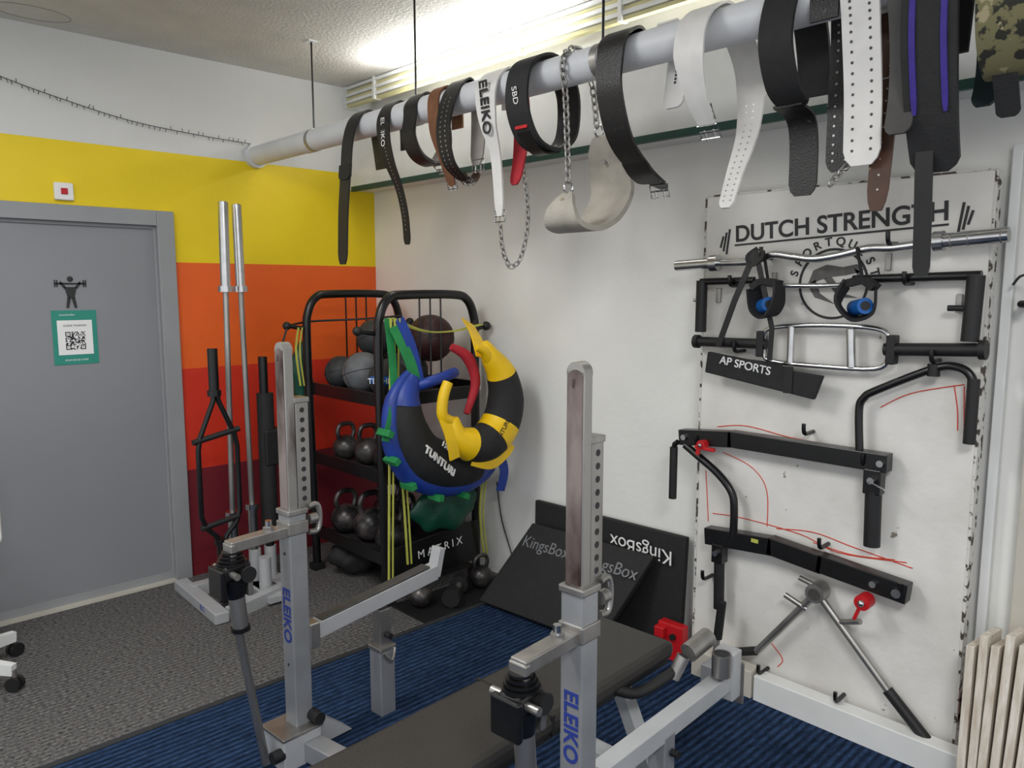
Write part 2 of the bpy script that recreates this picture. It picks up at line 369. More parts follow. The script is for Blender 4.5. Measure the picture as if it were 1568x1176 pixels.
chain(g,'chain_left',None,None,STEEL,pts=cr([(-.76,-2.5,2.45),(-.82,-2.5,2.478),(-.885,-2.5,2.42),(-.87,-2.5,2.3),(-.852,-2.5,2.02)],6),link_l=.036,r=.0038)
chain(g,'chain_right',None,None,STEEL,pts=cr([(-.82,-2.45,2.478),(-.755,-2.47,2.43),(-.71,-2.48,2.38),(-.69,-2.49,2.23)],6),link_l=.036,r=.0038)
for nm,c in(('ring_left',(-.852,-2.5,2.0)),('ring_right',(-.69,-2.5,2.215))):
    tube(g,nm,[V(c)+V((.022*math.cos(a),0,.022*math.sin(a))) for a in [2*math.pi*i/16 for i in range(16)]],.004,CHR,8,closed=True)
strap(g,'pad',[(-85,198),(-88.5,193),(-88,188),(-83,186),(-76,186.5),(-67,191),(-61,200),(-63,209),(-67,215),(-69,220)],-2.5,[.04,.13,.17,.19,.18,.19,.19,.13,.035],SUEDE,th=.02)
for q,(x,z) in enumerate([(-.872,1.955),(-.655,2.11)]): tube(g,'rivet_%d'%q,[(x-.012,-2.5,z),(x+.012,-2.5,z)],.009,CHR,12,hint=(0,1,0))
g=newbelt(); o,P=strap(g,'strap',[(-75,243.5),(-82,248),(-89.5,244),(-91.5,236),(-91,226),(-85,213),(-74,205),(-60,200)],-2.73,[.1,.11,.11,.1,.1,.09,.045],BL,th=.01)
buckle(g,'buckle',(-.70,-2.73,2.02),(1,0,-.35),.06); strap(g,'keeper',[(-78,207),(-74,203.5),(-68,201)],-2.73,.1,BL,th=.006); buckle(g,'buckle_b',(-.645,-2.74,1.985),(.3,0,-1),.06)
g=newbelt(); o,P=strap(g,'strap',[(-82,247.4),(-76.5,244),(-75.4,238),(-76.5,230),(-78,222)],-2.88,.075,WL); holes(g,'holes',P,14,22,(0,),INK,r=.005)
g=newbelt(); o,P=strap(g,'strap',[(-83,214),(-89,221),(-93.5,232),(-91,242),(-82,248),(-72,246.5),(-62,238),(-58,229),(-59,215),(-66,201),(-71,190)],-3.04,[.055,.07,.1,.1,.1,.1,.1,.1,.08,.06,.05],WL)
holes(g,'holes',P,52,len(P)-2,(-.012,.012),STEEL,r=.003); buckle(g,'buckle',(-.815,-3.04,2.12),(.5,0,-.7),.05); buckle(g,'buckle_b',(-.85,-3.04,2.17),(.5,0,-.7),.05)
g=newbelt(); strap(g,'strap',[(-68,220),(-68,230),(-74,244),(-82,248.5),(-88,243),(-91,231),(-86,220),(-78,216)],-3.295,.095,BLKM,th=.012)
strap(g,'tail',[(-80,216),(-72,214),(-69,207),(-68.5,192)],-3.28,.085,BL)
g=newbelt(); o,P=strap(g,'strap',[(-87.5,234),(-87,242),(-82,247.8),(-76,243.5),(-73.8,232),(-74,212),(-74,197)],-3.41,[.075,.08,.08,.075],BL); holes(g,'holes',P,16,len(P)-2,(-.018,.018),STEEL,r=.0035); buckle(g,'buckle',(-.735,-3.41,2.16),(0,0,-1),.07)
g=newbelt(); o,P=strap(g,'strap',[(-75,236),(-76,244),(-82,248.1),(-88,242),(-86,232),(-82.5,215),(-81,197)],-3.50,.095,WL); holes(g,'holes',P,20,len(P)-2,(-.024,.024),GRYB,r=.004)
chain(g,'chain',(-.80,-3.46,1.98),(-.86,-3.44,1.92),STEEL)
g=newbelt(); o,P=strap(g,'strap',[(-87,240),(-82,249),(-76,243),(-75,230),(-77.5,210),(-80,185)],-3.54,[.07,.07,.065,.05],BROWN); holes(g,'holes',P,18,len(P)-2,(0,),STEEL,r=.003); buckle(g,'buckle',(-.765,-3.54,2.17),(0,0,-1),.06)
g=newbelt(); strap(g,'strap',[(-75,220),(-74.5,236),(-76,244),(-82,248),(-88,241),(-84,225),(-83,213),(-85,203)],-3.60,.065,GRYB)
g=newbelt(); strap(g,'strap',[(-76,222),(-75,238),(-77,245),(-82,249),(-88.5,242),(-88,225),(-83,207),(-77,194)],-3.67,[.10,.115,.12,.125,.11],BLKM,th=.014)
strap(g,'purple_trim_a',[(-89.6,242),(-89.1,225),(-84.1,207)],-3.635,.014,PURP,th=.004); strap(g,'purple_trim_b',[(-89.6,242),(-89.1,225),(-84.1,207)],-3.705,.014,PURP,th=.004)
strap(g,'tail',[(-80,200),(-79.5,193),(-78,180),(-77,168)],-3.65,.042,BLK,th=.005)
g=newbelt(); strap(g,'strap',[(-88,236),(-87,243),(-82,248),(-76,243),(-73,232),(-71,218),(-74,209)],-3.755,.055,DGREEN,th=.01)
g=newbelt(); strap(g,'strap',[(-88,243),(-91,232),(-89,221),(-82,214),(-75,217),(-73,230),(-76,243),(-82,249)],-3.825,.10,CAMO,th=.014,closed=True)
strap(g,'tail',[(-84,216),(-80,210),(-77,205)],-3.82,.05,BLKM)
g=newbelt(); strap(g,'strap',[(-88,240),(-84,246),(-77,244),(-73,225),(-68,210),(-66,196)],-3.90,.075,BLKM,th=.012); strap(g,'red_label',[(-67.8,205),(-67.2,199)],-3.90,.06,REDF,th=.018)
# ---------------------------------------------------------------- sign board with hanging attachments
bd=group('painted_plywood_board')
box(bd,'panel',(-.075,-3.105,1.03),(.05,1.04,1.98),BOARD,bevel=.004)
box(bd,'edge_right',(-.075,-3.628,1.03),(.053,.008,1.98),CHIP); box(bd,'edge_left',(-.075,-2.582,1.03),(.053,.008,1.98),CHIP); box(bd,'edge_top',(-.075,-3.105,2.022),(.053,1.04,.006),CHIP)
BX=-.1015; TX=(0,-1,.05); TY=(0,0,1)
text(bd,'title','DUTCH STRENGTH',.089,(BX,-3.11,1.88),TX,TY,INK,bold=.0018)
beam(bd,'underline',(BX,-2.72,1.82),(BX,-3.50,1.857),.002,.007,INK,0,hint=(1,0,0))
for s,y,z in((0,-2.69,1.835),(1,-3.535,1.875)):
    for j,h in enumerate((.1,.075,.045)):
        yy2=y+(j*.014 if s==0 else -j*.014); beam(bd,'bell_%d_%d'%(s,j),(BX,yy2+.006,z-h/2),(BX,yy2-.006,z+h/2),.002,.008,INK,0,hint=(1,0,0))
CY,CZ=-3.125,1.665
ring=[(BX,CY+.125*math.cos(a),CZ+.125*math.sin(a)) for a in [2*math.pi*i/48 for i in range(48)]]
sweep(bd,'ring',ring,[(-.001,-.0045),(.001,-.0045),(.001,.0045),(-.001,.0045)],INK,hint=(1,0,0),closed=True)
for i,ch in enumerate('SPORTQUEST'):
    a=math.radians(165-i*150/9); r=.152
    text(bd,'letter_%d'%i,ch,.043,(BX,CY-r*math.cos(a),CZ+r*math.sin(a)),(0,-math.sin(a),-math.cos(a)),(0,-math.cos(a),math.sin(a)),INK,bold=.001)
def bflat(n,pts,m,parent=bd):
    P=[(BX,y,z-.03) for y,z in pts]; return mesh(n,P,[tuple(range(len(P)))],m,parent)
HG=mat('grey_ink','#6d6a68',.7,var=.3,scale=30)
bflat('figure_body',[(-3.03,1.69),(-3.05,1.745),(-3.10,1.765),(-3.16,1.755),(-3.21,1.765),(-3.235,1.745),(-3.22,1.735),(-3.17,1.725),(-3.12,1.72),(-3.08,1.71)],HG)
bflat('figure_leg_a',[(-3.09,1.715),(-3.12,1.72),(-3.17,1.66),(-3.22,1.645),(-3.15,1.645)],HG)
bflat('figure_leg_b',[(-3.03,1.69),(-3.06,1.71),(-3.08,1.66),(-3.14,1.62),(-3.06,1.645)],HG)
bflat('figure_arm',[(-3.2,1.75),(-3.22,1.74),(-3.235,1.70),(-3.225,1.70)],HG)
for i,pts in enumerate([[(-2.67,1.075),(-2.80,1.095),(-2.98,1.075),(-3.1,1.07)],[(-2.70,.97),(-2.83,.93),(-2.90,.85),(-2.91,.70)],[(-2.95,.70),(-3.1,.72),(-3.25,.70),(-3.46,.675)],[(-3.32,1.23),(-3.42,1.29),(-3.58,1.335)],[(-3.58,1.33),(-3.59,1.17)],[(-3.1,.68),(-3.25,.67),(-3.4,.69)],[(-2.62,.88),(-2.63,.78),(-2.64,.66)],[(-2.66,.70),(-2.8,.71),(-3.05,.70),(-3.2,.665),(-3.44,.69)],[(-3.55,1.33),(-3.565,1.25),(-3.57,1.18)],[(-2.95,.22),(-3.0,.17),(-2.98,.13)]]):
    tube(bd,'marker_line_%d'%i,[(BX,y,z) for y,z in pts],.0019,REDI,5,smooth_n=6)
bx=-.15
def peg(y,z,n,h=.04): 
    tube(bd,n,[(-.10,y,z),(-.165,y,z),(-.18,y,z+.015),(-.182,y,z+h)],.008,BLKG,8,smooth_n=3)
for i,(y,z) in enumerate([(-2.94,.11),(-3.25,.12),(-2.67,.43),(-3.16,.69),(-3.08,1.11),(-2.88,1.765),(-3.34,1.80),(-2.78,1.40),(-3.5,1.41),(-2.62,1.0),(-3.3,1.03),(-2.72,1.42),(-3.45,.6),(-2.75,1.66),(-3.4,1.665)]): peg(y,z,'peg_%d'%i)
for i,(y,z) in enumerate([(-2.66,1.62),(-3.32,1.74),(-3.55,1.60),(-2.9,1.68),(-3.44,1.70)]):
    box(bd,'bracket_%d'%i,(-.108,y,z),(.012,.018,.06),STEEL,bevel=.002)
g=group('ez_curl_bar')
b_=-.165
tube(g,'shaft',[(b_,-2.68,1.75),(b_,-2.84,1.752),(b_,-2.92,1.775),(b_,-3.0,1.765),(b_,-3.08,1.755),(b_,-3.17,1.765),(b_,-3.27,1.785),(b_,-3.36,1.785),(b_,-3.49,1.80)],.014,CHR,smooth_n=6,hint=(1,0,0))
tube(g,'sleeve_left',[(b_,-2.49,1.742),(b_,-2.67,1.75)],.022,CHR,20,hint=(1,0,0)); tube(g,'sleeve_right',[(b_,-3.50,1.80),(b_,-3.69,1.812)],.024,CHR,20,hint=(1,0,0))
tube(g,'collar_left',[(b_,-2.655,1.749),(b_,-2.69,1.75)],.033,CHR,20,hint=(1,0,0)); tube(g,'collar_right',[(b_,-3.48,1.799),(b_,-3.51,1.801)],.033,CHR,20,hint=(1,0,0))
for i,y in enumerate((-3.53,-3.58,-3.67)): tube(g,'groove_%d'%i,[(b_,y,1.8+(-3.5-y)*.06),(b_,y-.004,1.8+(-3.5-y)*.06)],.0245,STEEL,20,hint=(1,0,0))
g=group('neutral_grip_pulldown_bar')
tube(g,'crossbar_left',[(bx,-2.60,1.675),(bx,-2.84,1.68)],.014,BLKG,hint=(1,0,0)); tube(g,'crossbar_right',[(bx,-3.22,1.68),(bx,-3.62,1.69)],.015,BLKG,hint=(1,0,0))
tube(g,'mid',[(bx,-2.84,1.68),(bx+.02,-2.9,1.66),(bx+.02,-3.16,1.66),(bx,-3.22,1.68)],.009,CHR,smooth_n=4,hint=(1,0,0))
tube(g,'grip_left',[(bx,-2.605,1.68),(bx,-2.605,1.47)],.023,BLK); tube(g,'grip_right',[(bx,-3.605,1.69),(bx,-3.60,1.48)],.027,BLK)
tube(g,'stub_left',[(bx,-2.57,1.60),(bx,-2.62,1.60)],.008,CHR,hint=(1,0,0)); tube(g,'stub_right',[(bx,-3.53,1.585),(bx,-3.6,1.585)],.01,BLK,hint=(1,0,0))
g=group('multi_grip_cable_bar')
tube(g,'left_arm',[(bx,-2.59,1.43),(bx,-2.90,1.435)],.02,BLK,hint=(1,0,0)); tube(g,'right_arm',[(bx,-3.34,1.44),(bx,-3.64,1.455)],.022,BLK,hint=(1,0,0))
tube(g,'end_l',[(bx,-2.58,1.43),(bx,-2.6,1.43)],.028,BLK,hint=(1,0,0)); tube(g,'end_r',[(bx,-3.63,1.455),(bx,-3.65,1.456)],.032,BLK,hint=(1,0,0))
tube(g,'frame',[(bx,-2.93,1.50),(bx,-3.12,1.515),(bx,-3.31,1.51),(bx,-3.355,1.475),(bx,-3.355,1.41),(bx,-3.31,1.37),(bx,-3.12,1.365),(bx,-2.93,1.37),(bx,-2.89,1.40),(bx,-2.89,1.47)],.010,CHR,closed=True,smooth_n=4,hint=(1,0,0))
tube(g,'grip_a',[(bx,-3.00,1.505),(bx,-3.0,1.37)],.014,CHR); tube(g,'grip_b',[(bx,-3.22,1.505),(bx,-3.23,1.37)],.016,CHR)
box(g,'clamp_l',(bx,-2.88,1.435),(.04,.03,.10),BLK,bevel=.004); box(g,'clamp_r',(bx,-3.365,1.44),(.045,.03,.10),BLK,bevel=.004)
for k,(y,z) in enumerate([(-2.92,1.595),(-3.27,1.60)]):
    g=group('ab_sling_strap'); xx=-.205
    s=-1 if k==0 else 1
    sweep(g,'sling',cr([(xx,y+.05*s,1.665),(xx-.03,y+.065*s,1.60),(xx-.01,y+.02*s,1.545),(xx+.01,y-.04*s,1.57),(xx,y-.05*s,1.65)],5),[(-.035,-.005),(.035,-.005),(.035,.005),(-.035,.005)],BLKM,hint=(1,0,0))
    sweep(g,'sling_top',cr([(xx,y+.05*s,1.665),(xx,y-.01*s,1.675),(xx,y-.05*s,1.65)],5),[(-.03,-.012),(.03,-.012),(.03,.012),(-.03,.012)],BLKM,hint=(1,0,0))
    tube(g,'blue_grip',[(xx-.03,y-.03,1.59),(xx+.03,y+.03,1.58)],.028,BLUEP,16,hint=(0,0,1)); tube(g,'grip_core',[(xx-.032,y-.032,1.59),(xx-.03,y-.03,1.59)],.016,INK,14,hint=(0,0,1))
    tube(g,'hanging_loop',[(xx+.01,y,1.68),(-.183,y+.03,1.79)],.006,BLKM,8)
g=group('webbing_strap'); xx=-.225
sweep(g,'left',[(xx+.02,-2.87,1.79),(xx,-2.80,1.60),(xx,-2.735,1.42)],[(-.002,-.012),(.002,-.012),(.002,.012),(-.002,.012)],BLK,hint=(1,0,0))
sweep(g,'right',[(xx+.02,-2.87,1.79),(xx,-2.92,1.65),(xx,-2.96,1.50),(xx,-2.955,1.38)],[(-.002,-.01),(.002,-.01),(.002,.01),(-.002,.01)],BLK,hint=(1,0,0))
sweep(g,'top_loop',cr([(-.19,-2.87,1.80),(-.21,-2.84,1.77),(-.215,-2.86,1.735),(-.21,-2.90,1.765),(-.19,-2.88,1.80)],4),[(-.002,-.008),(.002,-.008),(.002,.008),(-.002,.008)],BLK,hint=(1,0,0))
g=group('padded_ankle_cuff')
plate(g,'cuff',[(-.178,-2.66,1.31),(-.178,-3.12,1.245),(-.178,-3.15,1.335),(-.178,-3.0,1.345),(-.178,-2.98,1.37),(-.178,-2.84,1.375),(-.178,-2.67,1.395)],.02,BLKM,.005)
text(g,'label','AP SPORTS',.045,(-.2,-2.84,1.35),(0,-1,-.14),(0,0,1),PAPER,ext=.003)
box(g,'velcro',(-.2,-3.02,1.31),(.006,.035,.10),BLK)
g=group('angled_cable_handle')
tube(g,'bar',[(bx,-3.275,1.07),(bx,-3.265,1.22),(bx,-3.28,1.265),(bx,-3.32,1.295),(bx,-3.50,1.385),(bx,-3.57,1.395),(bx,-3.61,1.37),(bx,-3.62,1.32),(bx,-3.62,1.17)],.014,BLKG,smooth_n=5,hint=(1,0,0))
tube(g,'grip',[(bx,-3.62,1.36),(bx,-3.62,1.15)],.019,BLK); tube(g,'joint',[(bx,-3.50,1.40),(bx,-3.50,1.36)],.02,BLK)
g=group('row_machine_lever_arm')
beam(g,'beam',(bx,-2.53,1.02),(bx,-2.78,1.045),.055,.065,BLKG,hint=(1,0,0)); beam(g,'beam_2',(bx,-2.76,1.045),(bx,-3.38,1.045),.055,.065,BLKG,hint=(1,0,0))
tube(g,'handle_left',[(bx-.03,-2.53,1.0),(bx-.03,-2.515,.99),(bx-.03,-2.51,.96)],.012,BLKG); tube(g,'grip_left',[(bx-.03,-2.51,.975),(bx-.03,-2.51,.75)],.017,BLK)
tube(g,'curved',[(bx-.02,-2.56,.99),(bx-.02,-2.62,.955),(bx-.02,-2.72,.895),(bx-.02,-2.785,.83),(bx-.02,-2.80,.76),(bx-.02,-2.80,.64)],.016,BLKG,smooth_n=5,hint=(1,0,0))
tube(g,'grip_right',[(bx-.01,-3.335,.94),(bx-.01,-3.34,.74)],.028,BLK,18); box(g,'bracket',(bx-.01,-3.335,.975),(.05,.06,.09),BLKG,bevel=.004); tube(g,'pin',[(bx-.06,-3.34,.985),(bx-.0,-3.34,.985)],.012,CHR,hint=(0,1,0)); beam(g,'pin_lever',(bx-.055,-3.33,.985),(bx-.055,-3.39,.96),.006,.012,CHR)
tube(g,'bolt',[(bx-.04,-3.36,1.045),(bx,-3.36,1.045)],.012,CHR); tube(g,'red_knob',[(bx-.06,-2.66,1.01),(bx-.03,-2.66,1.01)],.02,REDP,16); sphere(g,'knob_nut',(bx-.065,-2.66,1.01),.009,CHR,seg=10)
beam(g,'red_hook',(bx-.05,-2.63,1.0),(bx-.05,-2.72,.995),.014,.02,REDP); beam(g,'red_hook_b',(bx-.05,-2.65,1.02),(bx-.05,-2.64,.965),.014,.018,REDP); tube(g,'bolt_2',[(bx-.04,-2.56,1.025),(bx,-2.56,1.025)],.012,CHR)
g=group('row_machine_lever_arm')
for i,(a,b) in enumerate([((-2.67,.62),(-2.97,.645)),((-2.95,.647),(-3.17,.625)),((-3.15,.63),(-3.47,.60))]):
    beam(g,'beam_%d'%i,(bx,)+a,(bx,)+b,.055,.07,BLKG,hint=(1,0,0))
tube(g,'grip_left',[(bx-.01,-2.735,.53),(bx-.01,-2.74,.32)],.022,BLK,18); box(g,'bracket',(bx-.01,-2.735,.56),(.05,.05,.08),BLKG,bevel=.004); tube(g,'pin',[(bx-.05,-2.735,.565),(bx,-2.735,.565)],.012,CHR)
tube(g,'red_knob',[(bx-.07,-3.34,.545),(bx-.02,-3.34,.545)],.028,REDP,18); sphere(g,'nut',(bx-.075,-3.34,.545),.013,CHR,seg=10); beam(g,'red_hook',(bx-.05,-3.33,.53),(bx-.05,-3.31,.47),.012,.018,REDP)
tube(g,'bolt',[(bx-.04,-3.44,.60),(bx,-3.44,.60)],.016,CHR,16); tube(g,'bolt_2',[(bx-.04,-3.36,.61),(bx,-3.36,.61)],.012,CHR); box(g,'sticker',(bx-.029,-2.9,.655),(.002,.03,.015),YBAND)
g=group('v_shaped_landmine_handle')
tube(g,'hub',[(bx-.03,-3.15,.51),(bx+.03,-3.15,.51)],.036,STEEL,20); tube(g,'hub_cap',[(bx-.035,-3.15,.51),(bx-.03,-3.15,.51)],.022,GRYB,20)
tube(g,'arm_left',[(bx,-3.13,.485),(bx,-2.95,.24),(bx,-2.90,.185),(bx,-2.82,.16)],.014,STEEL,smooth_n=3,hint=(1,0,0)); tube(g,'grip_left',[(bx,-2.91,.19),(bx,-2.79,.14)],.018,BLK)
tube(g,'arm_right',[(bx,-3.17,.485),(bx,-3.43,.215)],.014,STEEL); tube(g,'grip_right',[(bx,-3.42,.225),(bx,-3.58,.075)],.02,BLK); sphere(g,'cap',(bx,-3.585,.07),.024,BLK,seg=14)
tube(g,'horn_l',[(bx,-3.11,.43),(bx-.02,-3.03,.47)],.011,STEEL); tube(g,'horn_r',[(bx,-3.24,.42),(bx-.02,-3.32,.455)],.011,STEEL); tube(g,'horn_t',[(bx,-3.15,.53),(bx-.01,-3.08,.55)],.01,STEEL)
g=group('vertical_grip_handle'); tube(g,'grip',[(-.22,-2.79,.38),(-.22,-2.775,.22)],.018,BLK); tube(g,'stem',[(-.22,-2.775,.23),(-.23,-2.77,.11)],.012,STEEL); box(g,'foot',(-.245,-2.77,.06),(.08,.06,.12),GREYP,bevel=.004)
bt=group('trim_6')
box(bt,'block_a',(-.165,-2.78,.06),(.07,.28,.12),BEIGE,bevel=.004); box(bt,'block_b',(-.165,-3.30,.055),(.07,.74,.11),TRIMW,bevel=.004)
box(None,'trim_7',(-.03,-3.80,1.05),(.055,.10,2.1),BEIGE,bevel=.005)
box(None,'trim_8',(-.02,-3.665,1.1),(.035,.03,2.0),TRIMW,bevel=.003)
g=group('stacked_whitewashed_planks')
for i,(dy,h,tl) in enumerate([(0,.50,7),(.034,.545,8),(.064,.52,9.5),(.10,.57,9),(.135,.55,10),(.17,.58,10.5)]):
    R=Matrix.Rotation(math.radians(tl),3,'Y')@Matrix.Rotation(math.radians(-1.5+i*.5),3,'X')
    box(g,'plank_%d'%i,(-.20-i*.006,-3.70-dy,h/2+.012),(.16,.024,h),WOODW,R=R,bevel=.002)
g=group('red_wall_bracket'); box(g,'bracket',(-.05,-3.655,.22),(.08,.03,.12),REDP,bevel=.004); tube(g,'bolt',[(-.05,-3.68,.22),(-.05,-3.65,.22)],.012,STEEL,hint=(1,0,0))
g=group('wall_hook_with_cable'); tube(g,'hook',[(-.01,-3.72,1.6),(-.09,-3.72,1.6),(-.1,-3.74,1.6)],.012,BLKG); tube(g,'cable',[(-.08,-3.69,1.66),(-.09,-3.72,1.69),(-.09,-3.78,1.66),(-.09,-3.85,1.62)],.004,INK,8,smooth_n=4)
# ---------------------------------------------------------------- barbell corner
g=group('barbell_storage_stand')
box(g,'base_left',(-1.435,-.46,.03),(.07,.60,.055),LGREY,rz=-2,bevel=.004)
beam(g,'base_front',(-1.40,-.735,.03),(-.96,-.60,.03),.07,.055,LGREY,hint=(0,0,1)); beam(g,'base_back',(-1.42,-.30,.03),(-.95,-.30,.03),.07,.055,LGREY,hint=(0,0,1))
for i,(x,y) in enumerate([(-1.27,-.50),(-1.11,-.42),(-1.02,-.42),(-1.13,-.58)]):
    tube(g,'socket_%d'%i,[(x,y,.0),(x,y,.22)],.033,LGREY,18); box(g,'socket_base_%d'%i,(x,y,.03),(.1,.3,.03),LGREY)
text(g,'logo','ELEIKO',.04,(-1.475,-.62,.035),(0,-1,0),(0,0,1),BLUEI)
def barbell(x0,y0,x1,y1):
    g=group('olympic_barbell'); a=V((x0,y0,.03)); t=(V((x1,y1,2.08))-a).normalized(); L=2.05
    f=lambda s:a+t*s
    tube(g,'sleeve_low',[f(0),f(.42)],.025,CHR,18); tube(g,'collar_low',[f(.42),f(.45)],.037,CHR,18); tube(g,'shaft',[f(.45),f(L-.45)],.0145,STEEL,14)
    tube(g,'collar_high',[f(L-.45),f(L-.42)],.037,CHR,18); tube(g,'sleeve_high',[f(L-.42),f(L)],.025,CHR,18); tube(g,'end',[f(L),f(L+.004)],.017,STEEL,14)
barbell(-1.265,-.5,-1.235,-.5); barbell(-1.11,-.42,-1.13,-.42)
g=group('tricep_hammer_bar'); x,y=-1.35,-.56
tube(g,'top_sleeve',[(x,y,1.14),(x,y,1.35)],.025,BLKG); tube(g,'top_neck',[(x,y,1.11),(x,y,1.14)],.034,BLKG)
fa=[(x,y,1.13),(x-.01,y,1.08),(x-.085,y,.90),(x-.095,y,.84),(x-.095,y,.50),(x-.075,y,.44),(x-.02,y,.38),(x,y,.33)]
tube(g,'frame_a',fa,.013,BLKG,hint=(0,1,0)); tube(g,'frame_b',[(2*x-a+.01,b,c) for a,b,c in fa],.013,BLKG,hint=(0,1,0))
tube(g,'rung_a',[(x-.12,y,.885),(x+.12,y,.93)],.015,BLK,hint=(0,1,0)); tube(g,'rung_b',[(x-.1,y,.44),(x+.1,y,.47)],.015,BLK,hint=(0,1,0)); tube(g,'low_sleeve',[(x,y,.03),(x,y,.35)],.024,BLKG); tube(g,'low_neck',[(x,y,.34),(x,y,.37)],.034,BLKG)
g=group('loadable_dumbbell_post'); x,y=-1.02,-.42
tube(g,'stem',[(x,y,.02),(x,y,1.28)],.024,BLKG,16); tube(g,'body',[(x+.005,y,.3),(x+.005,y,1.08)],.045,BLKM,18); box(g,'block',(x+.04,y,.78),(.13,.1,.2),BLK,bevel=.01)
# ---------------------------------------------------------------- storage rack
X0,X1_,YN,YF=-.74,-.10,-1.12,-.40
g=group('medicine_ball_storage_rack')
for nm,y in(('near',YN),('far',YF)):
    tube(g,'arch_'+nm,[(X0+.02,y,.03),(X0+.01,y,.6),(X0,y,1.35),(X0+.015,y,1.52),(X0+.07,y,1.60),(X0+.16,y,1.615),(X1_-.16,y,1.615),(X1_-.06,y,1.59),(X1_-.01,y,1.50),(X1_,y,1.35),(X1_,y,.6),(X1_,y,.03)],.024,BLKG,smooth_n=5)
    for i in range(3): tube(g,'wire_%s_%d'%(nm,i),[(X0+.26+.07*i,y,1.61),(X0+.26+.07*i,y,1.12)],.005,BLKG,8)
    box(g,'foot_a_'+nm,(X0+.02,y,.02),(.07,.07,.04),BLK,bevel=.004); box(g,'foot_b_'+nm,(X1_,y,.02),(.07,.07,.04),BLK,bevel=.004)
    tube(g,'peg_'+nm,[(X1_-.02,y,1.42),(X1_+.05,y-.03,1.44)],.014,BLKG); sphere(g,'knob_'+nm,(X1_+.055,y-.035,1.44),.026,BLK,seg=12)
    tube(g,'peg2_'+nm,[(X0,y,1.42),(X0-.12,y-.0,1.44)],.012,BLKG); sphere(g,'knob2_'+nm,(X0-.12,y,1.44),.024,BLK,seg=12)
ym=(YN+YF)/2; ly=YF-YN
for i,z in enumerate((1.06,.66,.22)):
    box(g,'shelf_%d'%i,(-.42,ym,z),(.60,ly,.02),BLKM); box(g,'lip_front_%d'%i,(-.72,ym,z+.02),(.02,ly,.07),BLKG,bevel=.004); box(g,'lip_back_%d'%i,(-.12,ym,z+.03),(.02,ly,.09),BLKG)
    box(g,'side_%d'%i,(-.42,YN,z+.015),(.60,.02,.07),BLKG,bevel=.003)
plate(g,'logo_panel',[(X0+.03,YN-.035,.11),(X1_-.01,YN-.035,.11),(X1_-.01,YN-.02,.34),(X0+.03,YN-.02,.30)],.01,BLKG)
text(g,'logo','M A T R I X',.062,(-.40,YN-.052,.245),(1,0,.05),(0,.05,1),PAPER)
def ball(x,y,z,r,m,lab=None):
    g=group('medicine_ball'); sphere(g,'shell',(x,y,z),r,m,seg=28)
    for q in range(2):
        tube(g,'seam_%d'%q,[(x+r*1.002*math.cos(a),y+r*1.002*math.sin(a)*(.3 if q else .95),z+r*1.002*math.sin(a)*(.954 if q else -.31)) for a in [2*math.pi*i/32 for i in range(32)]],.002,INK,6,closed=True)
    return g
ball(-.60,-.76,1.187,.115,MB_G); ball(-.60,-.53,1.17,.095,MB_D); b3=ball(-.60,-1.0,1.175,.105,MB_D)
ball(-.37,-.60,1.175,.105,MB_D); ball(-.36,-.84,1.185,.115,MB_D); ball(-.30,-.98,1.375,.13,MB_R); ball(-.48,-.70,1.37,.105,MB_D); ball(-.25,-.62,1.36,.10,MB_D)
sphere(b3,'blue_patch',(-.612,-1.01,1.175),.1,BLUEP,(1,1,.5),20)
text(b3,'label','TECHNO',.04,(-.69,-1.09,1.175),(.72,-.7,0),(0,0,1),PAPER,ext=.003)
KB2=mat('worn_cast_iron','#2c2a2b',.35,metal=.5,col2='#6b6462',scale=12,thr=(.3,.6))
def kb(x,y,z,r,m=KB2):
    g=group('kettlebell'); sphere(g,'bell',(x,y,z+r*.92),r,m,(1,1,.95),20)
    h=z+r*1.7; tube(g,'handle',[(x-r*.55,y,h-r*.1),(x-r*.72,y,h+r*.45),(x-r*.5,y,h+r*.95),(x,y,h+r*1.05),(x+r*.5,y,h+r*.95),(x+r*.72,y,h+r*.45),(x+r*.55,y,h-r*.1)],r*.17,m,10,smooth_n=4,hint=(0,1,0))
for x,y,z,r in[(-.6,-.56,.672,.075),(-.58,-.76,.672,.08),(-.6,-.98,.672,.085),(-.36,-.66,.672,.08),(-.36,-.9,.672,.09),(-.6,-.54,.232,.09),(-.58,-.77,.232,.1),(-.6,-1.0,.232,.095),(-.34,-.60,.232,.1),(-.38,-.82,.232,.085)]: kb(x,y,z,r)
for x,y,r in[(-.62,-1.28,.06),(-.22,-1.30,.065)]: kb(x,y,.012,r)
def blob(name,c,s,m,seed):
    g=group(name); ob=sphere(g,'body',c,1,m,s,36)
    for v in ob.data.vertices:
        d_=(v.co-V(c)); f=1+.13*math.sin(d_.x*31+seed)*math.cos(d_.z*27+seed*2)+.08*math.sin(d_.y*47+d_.z*22)+.03*math.sin(d_.x*90+d_.z*70); v.co=V(c)+d_*f
    return g
gb=blob('green_sports_bag',(-.36,-1.17,.455),(.22,.05,.12),GBAG,3)
gb=blob('black_gear_bag',(-.58,-.60,.1),(.16,.16,.085),BLKM,5); tube(gb,'strap',[(-.7,-.62,.13),(-.6,-.66,.19),(-.46,-.62,.13)],.01,BLK,8,smooth_n=4)
gb=blob('green_mesh_bag',(-.72,-.28,1.15),(.07,.07,.20),GBAG,9); tube(gb,'strap',[(-.72,-.32,1.33),(-.72,-.36,1.46)],.008,GREENV,8)
gb=blob('green_mesh_bag',(-.70,-.26,.82),(.06,.06,.14),GBAG,4); tube(gb,'strap',[(-.71,-.28,.95),(-.73,-.33,1.15)],.006,GREENV,8)
